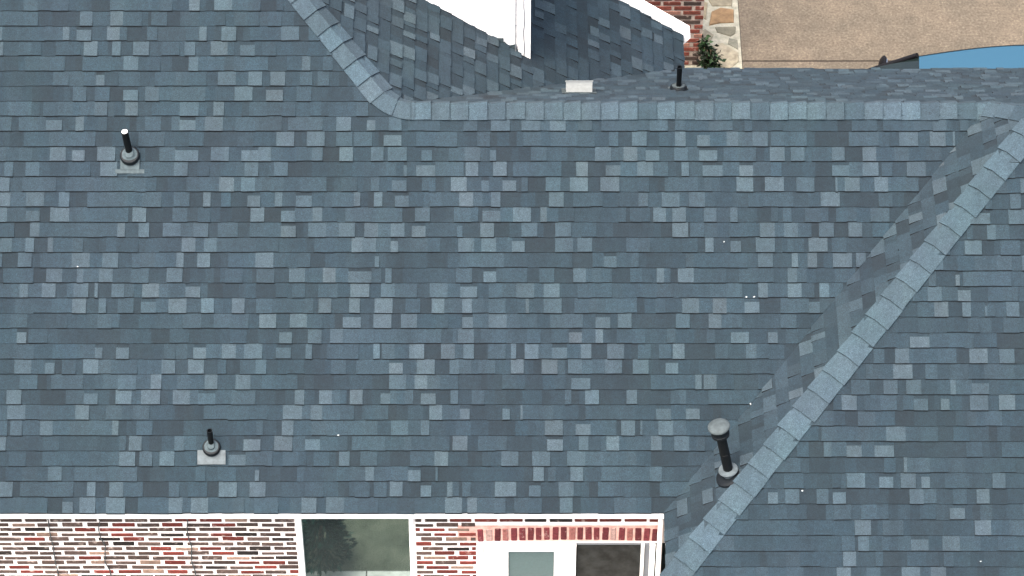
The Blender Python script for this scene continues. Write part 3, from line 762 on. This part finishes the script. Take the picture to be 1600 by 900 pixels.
# tall exhaust flue with a round hat between valley and hip
P = Vector((2.030, .085, 0)); P.z = zL(P.x)
fl = tag(empty('exhaust_flue', P), 'tall black exhaust flue with a round grey hat beside the long hip', 'flue')
ax = Vector((-.20, .10, 1)).normalized()
def BF(mb, name, mat, smooth=True): return mb.build(name, mat, fl, smooth)
n = SL.n; Z = Vector((0, 0, 0))
BF(MB().lathe(n*.004, (n*1.0 + ax*.6).normalized(), [(.135, 0), (.130, .016), (.110, .024), (.100, .026)]), 'boot', 'rubber')
BF(MB().lathe(ax*.055, ax, [(.060, -.03), (.062, .02), (.090, .024), (.094, .034), (.086, .044), (.050, .050)]), 'collar', 'bright_metal')
BF(MB().lathe(Z, ax, [(.046, 0), (.046, .30), (.048, .302), (.048, .315), (.046, .317), (.046, .62)]), 'pipe', 'black')
BF(MB().lathe(ax*.55, ax, [(.060, 0), (.084, .004), (.086, .03), (.082, .034), (.082, .075), (.092, .080), (.092, .10)]), 'drum', 'rubber')
BF(MB().lathe(ax*.652, ax, [(.098, 0), (.103, .004), (.103, .016), (.097, .024), (.055, .036), (.01, .040)]), 'hat', 'galv')

# white box vent on the rear slope
bx0 = Vector((.662, 3.965, 0)); bx0.z = zB(bx0.y)
bv = tag(empty('box_vent', bx0), 'low white box vent on the rear slope near the valley', 'vent')
MAT['vent_white'] = paint('chalky_white_metal', (0.40, 0.43, 0.43), 0.5, 0.2, 0.3, 30)
MB().add([(-.128,-.02,-.03),(.128,-.02,-.03),(.128,-.02,.195),(-.128,-.02,.195),(-.128,.17,-.16),(.128,.17,-.16),(.128,.17,.0),(-.128,.17,.0)],
         [(0,1,2,3),(7,6,5,4),(0,4,5,1),(1,5,6,2),(2,6,7,3),(3,7,4,0)]).build('housing', 'vent_white', bv)
MB().add([(-.135,-.027,.196),(.135,-.027,.196),(.135,.19,-.025),(-.135,.19,-.025),(-.135,-.027,.206),(.135,-.027,.206),(.135,.19,-.013),(-.135,.19,-.013)],
         [(0,1,2,3),(7,6,5,4),(0,4,5,1),(1,5,6,2),(2,6,7,3),(3,7,4,0)]).build('lid', 'vent_white', bv)
mb = plate(SB, -.17, .17, -.33, .10, .022, .020); mb.v = [tuple(Vector(v) - SB.O) for v in mb.v]
mb.build('flashing', 'galv', bv)

# ------------------------------------------------------------------ brick wall behind the house
BMb = brick_mesh(.205, .025, .055); BMb2 = brick_mesh(.098, .025, .055)
WB = 8.83
bw = tag(empty('brick_wall', (2.24, WB, 0)), 'red brick wall end behind the white rake trim, beside the flagstones', 'brick wall')
MB().box((-2.2, .007, 0), (0, .30, 3.0)).build('mortar', 'mortar_grey', bw)
row = 0; z = .012
rest_b = MB()
while z < 2.9:
    x = 0.0 - (.0 if row % 2 else .118) 
    xs = []
    if row % 2 == 0: xs.append((-.100, .1))
    x = -.002 - (.237 if row % 2 else .345)
    while x > -2.2:
        xs.append((x, .205)); x -= .237
    for x, w in xs:
        k = random.uniform(.7, 1.25); r = random.random()
        c = (.105*k, .029*k, .021*k) if r < .55 else ((.036*k, .025*k, .022*k) if r < .8 else (.17*k, .085*k, .065*k))
        if z < 1.45 and x > -1.15:
            me = BMb if w > .15 else BMb2
            put(me, x, 0, z + random.uniform(-.002, .002), (*c, 1), bw)
        else: rest_b.box((x, 0, z), (x+w, .02, z+.055), c)
    z += .0737; row += 1
tag(rest_b.build('bricks', 'brick_far', bw), kind='stuff')

# ------------------------------------------------------------------ plants
def leaf_mat(name, stops):
    m, t, b = newmat(name, 0.55, 0.12)
    t.links.new(mul(t, attr(t), ramp(t, noise(t, 25, 2), [(0.3, g3(.75)), (0.7, g3(1.25))])), b.inputs['Base Color'])
    return m
MAT['leaf'] = leaf_mat('green_leaf', None)
MAT['bark'] = noisy('bark', [(0.3, (0.05, 0.035, 0.022)), (0.7, (0.11, 0.08, 0.055))], 30)
def leaf(mb, p, d, size, tint, wid=.5):
    d = d.normalized(); s = d.cross(Vector((random.gauss(0,1), random.gauss(0,1), random.gauss(0,1)))).normalized()
    nrm = s.cross(d); w = size*wid/2
    mb.add([p, p + d*size*.45 + s*w + nrm*size*.06, p + d*size - nrm*size*.12, p + d*size*.45 - s*w + nrm*size*.06, p + d*size*.5 - nrm*size*.02],
           [(0, 1, 4), (1, 2, 4), (2, 3, 4), (3, 0, 4)], tint)
sh = tag(empty('shrub', (2.305, 8.70, 0)), 'small dark green leafy shrub at the corner of the red brick wall', 'shrub')
st = MB(); fo = MB()
for i in range(7):
    a = i*.9; top = Vector((.05*math.cos(a), .05*math.sin(a) - .02, random.uniform(.25, .52)))
    st.tube((.015*math.cos(a), .015*math.sin(a), 0), top, .007, .004, 6)
for i in range(560):
    if i % 28 == 0:
        ch = random.random(); ca = random.uniform(0, 6.283); cr = random.uniform(.0, .085)*(1.15 - .6*ch)
        cc = Vector((cr*math.cos(ca) + .035*(1-ch) - .012, cr*math.sin(ca) - .02, .04 + .50*ch)); cs = random.uniform(.022, .048)
    a = random.uniform(0, 6.283); p = cc + Vector((random.gauss(0, cs), random.gauss(0, cs), random.gauss(0, cs*.9))); p.z = max(.01, p.z)
    k = random.uniform(.08, .75)**2
    leaf(fo, p, Vector((math.cos(a), math.sin(a), random.uniform(-.6, .7))), random.uniform(.04, .075), (.030*k, .070*k, .026*k), .6)
st.build('stem', 'bark', sh); fo.build('foliage', 'leaf', sh, recalc=False)
cf = tag(empty('conifer', (-1.96, -1.28, 0)), 'dark young conifer seen only as a reflection in the window', 'shrub')
MB().tube((0,0,0), (0,0,1.25), .035, .008, 8).build('trunk', 'bark', cf)
fo = MB()
for i in range(2600):
    h = random.random()**1.3; rr = .23*(1 - h)**.8*(1 + .35*math.sin(h*23)) + .02; a = random.uniform(0, 6.283); r = rr*math.sqrt(random.uniform(.15, 1))
    k = random.uniform(.4, 1.25)
    leaf(fo, Vector((r*math.cos(a), r*math.sin(a), .10 + 1.2*h)), Vector((math.cos(a), math.sin(a), random.uniform(-.3, .5))), random.uniform(.05, .10), (.006*k, .034*k, .026*k), .35)
fo.build('foliage', 'leaf', cf, recalc=False)

# ------------------------------------------------------------------ parked car
def car_paint(name, c, rough):
    m, t, b = newmat(name, rough, 0.5)
    b.inputs['Base Color'].default_value = (*c, 1); b.inputs['Metallic'].default_value = 0.25
    b.inputs['Coat Weight'].default_value = 0.25; b.inputs['Coat Roughness'].default_value = 0.05
    return m
MAT['car_blue'] = car_paint('blue_car_paint', (0.010, 0.048, 0.080), 0.45)
MAT['car_glass'] = glass('car_glass', (0.006, 0.010, 0.010), 0.12, 0.0, 4, 0.3)
MAT['car_glass'].node_tree.nodes['Principled BSDF'].inputs['Specular IOR Level'].default_value = 0.2
MAT['car_black'] = paint('black_trim', (0.003, 0.003, 0.004), 0.45, 0.1, 0.15)
MAT['chrome'] = glass('mirror_glass', (0.7, 0.75, 0.78), 0.05, 1.0, 4, 0.05)
MAT['lamp'] = glass('lamp_lens', (0.55, 0.57, 0.58), 0.1, 0.2, 9, 0.2)
CY = 7.0
car = tag(empty('parked_car', (4.60, CY, 0)), 'light blue car parked on the tan driveway beyond the roof', 'car')
def ring(x, w, z0, z1, n=20, ex=4.0):
    out = []
    for i in range(n):
        a = 2*math.pi*i/n; c, s_ = math.cos(a), math.sin(a)
        out.append((x, w*math.copysign(abs(c)**(2/ex), c), (z0+z1)/2 + (z1-z0)/2*math.copysign(abs(s_)**(2/ex), s_)))
    return out
st_ = [(a, w*.885, c, d) for a, w, c, d in [(-1.62,.50,.38,.60),(-1.58,.66,.26,.72),(-1.35,.80,.20,.80),(-.95,.86,.18,.88),(-.55,.89,.17,.95),(.2,.90,.17,.96),(1.2,.90,.17,.97),(2.1,.89,.18,.98),(2.55,.86,.22,.98),(2.78,.76,.28,.94),(2.84,.62,.36,.86)]]
rows = [ring(*a) for a in st_]; mb = MB(); nn = len(rows[0])
mb.add([p for r in rows for p in r], [(k*nn+i, k*nn+(i+1) % nn, (k+1)*nn+(i+1) % nn, (k+1)*nn+i) for k in range(len(rows)-1) for i in range(nn)] + [tuple(range(nn)), tuple(range(len(rows)*nn-1, (len(rows)-1)*nn-1, -1))])
body = mb.build('body', 'car_blue', car, True)
def hw(x):          # half width of the roof panel along the car
    return .560 + .135*math.sin(min(1, max(0, x/1.3))*math.pi/2) - .03*max(0, x-1.3)
def roofz(x, v): return 1.405 + .055*math.sin(min(1, max(0, (x+.15)/1.5))*math.pi/2) - .045*v*v - (.07*max(0, x-1.2)**2)
xs = [i*.1 for i in range(0, 21)]; vs_ = [-1 + i*.1 for i in range(21)]
mb = MB().grid([[(x - .03*(1-v*v)*(1 if x < .05 else 0), hw(x)*v, roofz(x, v)) for v in vs_] for x in xs])
mb.grid([[(x - .03*(1-v*v)*(1 if x < .05 else 0), hw(x)*v, roofz(x, v) - .03) for v in vs_] for x in xs])
roof = mb.build('roof', 'car_blue', car, True)
for sg in (-1, 1):
    rows = []
    for x in xs:
        w = hw(x); rows.append([(x, sg*(w-.005), roofz(x, 1)+.004), (x, sg*(w+.016), roofz(x, 1)-.004), (x, sg*(w+.022), roofz(x, 1)-.03), (x, sg*(w-.005), roofz(x, 1)-.035)])
    MB().grid(rows).build('roof_rail', 'car_black', car, True)
    sw = [[(x - (.56 if x < .01 else 0)*(1-t) , sg*(hw(x)+.005 + (.755-hw(x))*(1-t)), .955 + (roofz(x, 1)-.02-.955)*t) for t in (0, .33, .66, 1)] for x in xs]
    MB().grid(sw).build('side_window', 'car_glass', car, True)
    MB().tube((-.02, sg*.565, 1.385), (-.58, sg*.745, .930), .030, .036, 10).build('pillar', 'car_black', car, True)
    mir = MB().lathe((-.36, sg*.86, .97), (-1, 0, .35), [(.02, -.022), (.092, -.018), (.098, 0), (.07, .02), (.02, .03)], 16).build('mirror', 'car_black', car, True)
    MB().lathe((-.338, sg*.86, .962), (1, 0, -.35), [(.08, 0), (.08, .004)], 16).build('mirror_glass', 'chrome', mir)
    MB().tube((-.36, sg*.74, .93), (-.36, sg*.86, .95), .02, n=8).build('mirror_arm', 'car_black', mir)
    MB().lathe((-1.44, sg*.54, .64), (-1, sg*.4, .3), [(.11, -.03), (.11, .04), (.08, .06), (.02, .065)], 16).build('headlight', 'lamp', car, True)
    for x in (-.98, 1.98):
        wh = MB().lathe((x, sg*.68, .31), (0, sg, 0), [(.20, -.09), (.29, -.09), (.315, -.06), (.315, .09), (.29, .12), (.21, .12)], 28).build('wheel', 'car_black', car, True)
        MB().lathe((x, sg*.78, .31), (0, sg, 0), [(.205, 0), (.205, .022), (.17, .018), (.05, .03), (.01, .032)], 20).build('rim', 'galv', wh, True)
ws = [[(-.62*t + -.03*(1-v*v)*(1-t) - .10*t*(1-v*v), (.558 + .18*t)*v, roofz(0, v) + (.945 - roofz(0, v))*t + .02*math.sin(t*3.14)) for v in vs_] for t in [i/8 for i in range(9)]]
MB().grid(ws).build('windshield', 'car_glass', car, True)
rw = [[(2.0 + .55*t, (hw(2.0) + .14*t)*v, roofz(2.0, v) + (.97 - roofz(2.0, v))*t) for v in vs_] for t in (0, .5, 1)]
MB().grid(rw).build('rear_window', 'car_glass', car, True)

# ------------------------------------------------------------------ pale flecks of debris lying on the shingles
MAT['chip'] = paint('pale_chip', (0.20, 0.22, 0.225), 0.7)
CHIPS = [
    (SM, -4.111, 1.857, 4.093, 'tiny pale fleck at the far left of the main slope'),
    (SM, -1.636, 0.581, 3.136, 'tiny pale fleck on the main slope above the framed window'),
    (SM, 2.008, 2.047, 4.235, 'tiny pale fleck high on the main slope left of the valley'),
    (SM, 2.217, 1.628, 3.921, 'left one of two pale flecks side by side near the valley'),
    (SM, 2.29, 1.628, 3.921, 'right one of two pale flecks side by side near the valley'),
    (SL, 2.264, 0.801, 3.314, 'tiny pale fleck in the valley just above the tall flue'),
    (SF, 2.685, -0.144, 3.207, 'tiny pale fleck on the wing slope close to the long hip'),
    (SF, 4.33, -0.664, 2.817, 'tiny pale fleck in the bottom right corner of the wing slope'),
]
for sl, x, y, z, label in CHIPS:
    k = random.randint(5, 7); r = random.uniform(.009, .014); vs = []
    for h in (.0, .004):
        for i in range(k):
            a = 6.283*i/k; q = r*(.55 + .45*math.sin(i*2.4 + x*9)**2)
            vs.append(sl.u*(q*math.cos(a)) + sl.s*(q*.8*math.sin(a)) + sl.n*h)
    o = MB().add(vs, [tuple(range(k, 2*k)), tuple(range(k-1, -1, -1))] + [(i, (i+1) % k, (i+1) % k + k, i + k) for i in range(k)]).build('debris_chip', 'chip')
    o.location = Vector((x, y, z)) + sl.n*.021
    tag(o, label, 'debris', 'pale flecks scattered on the roof')
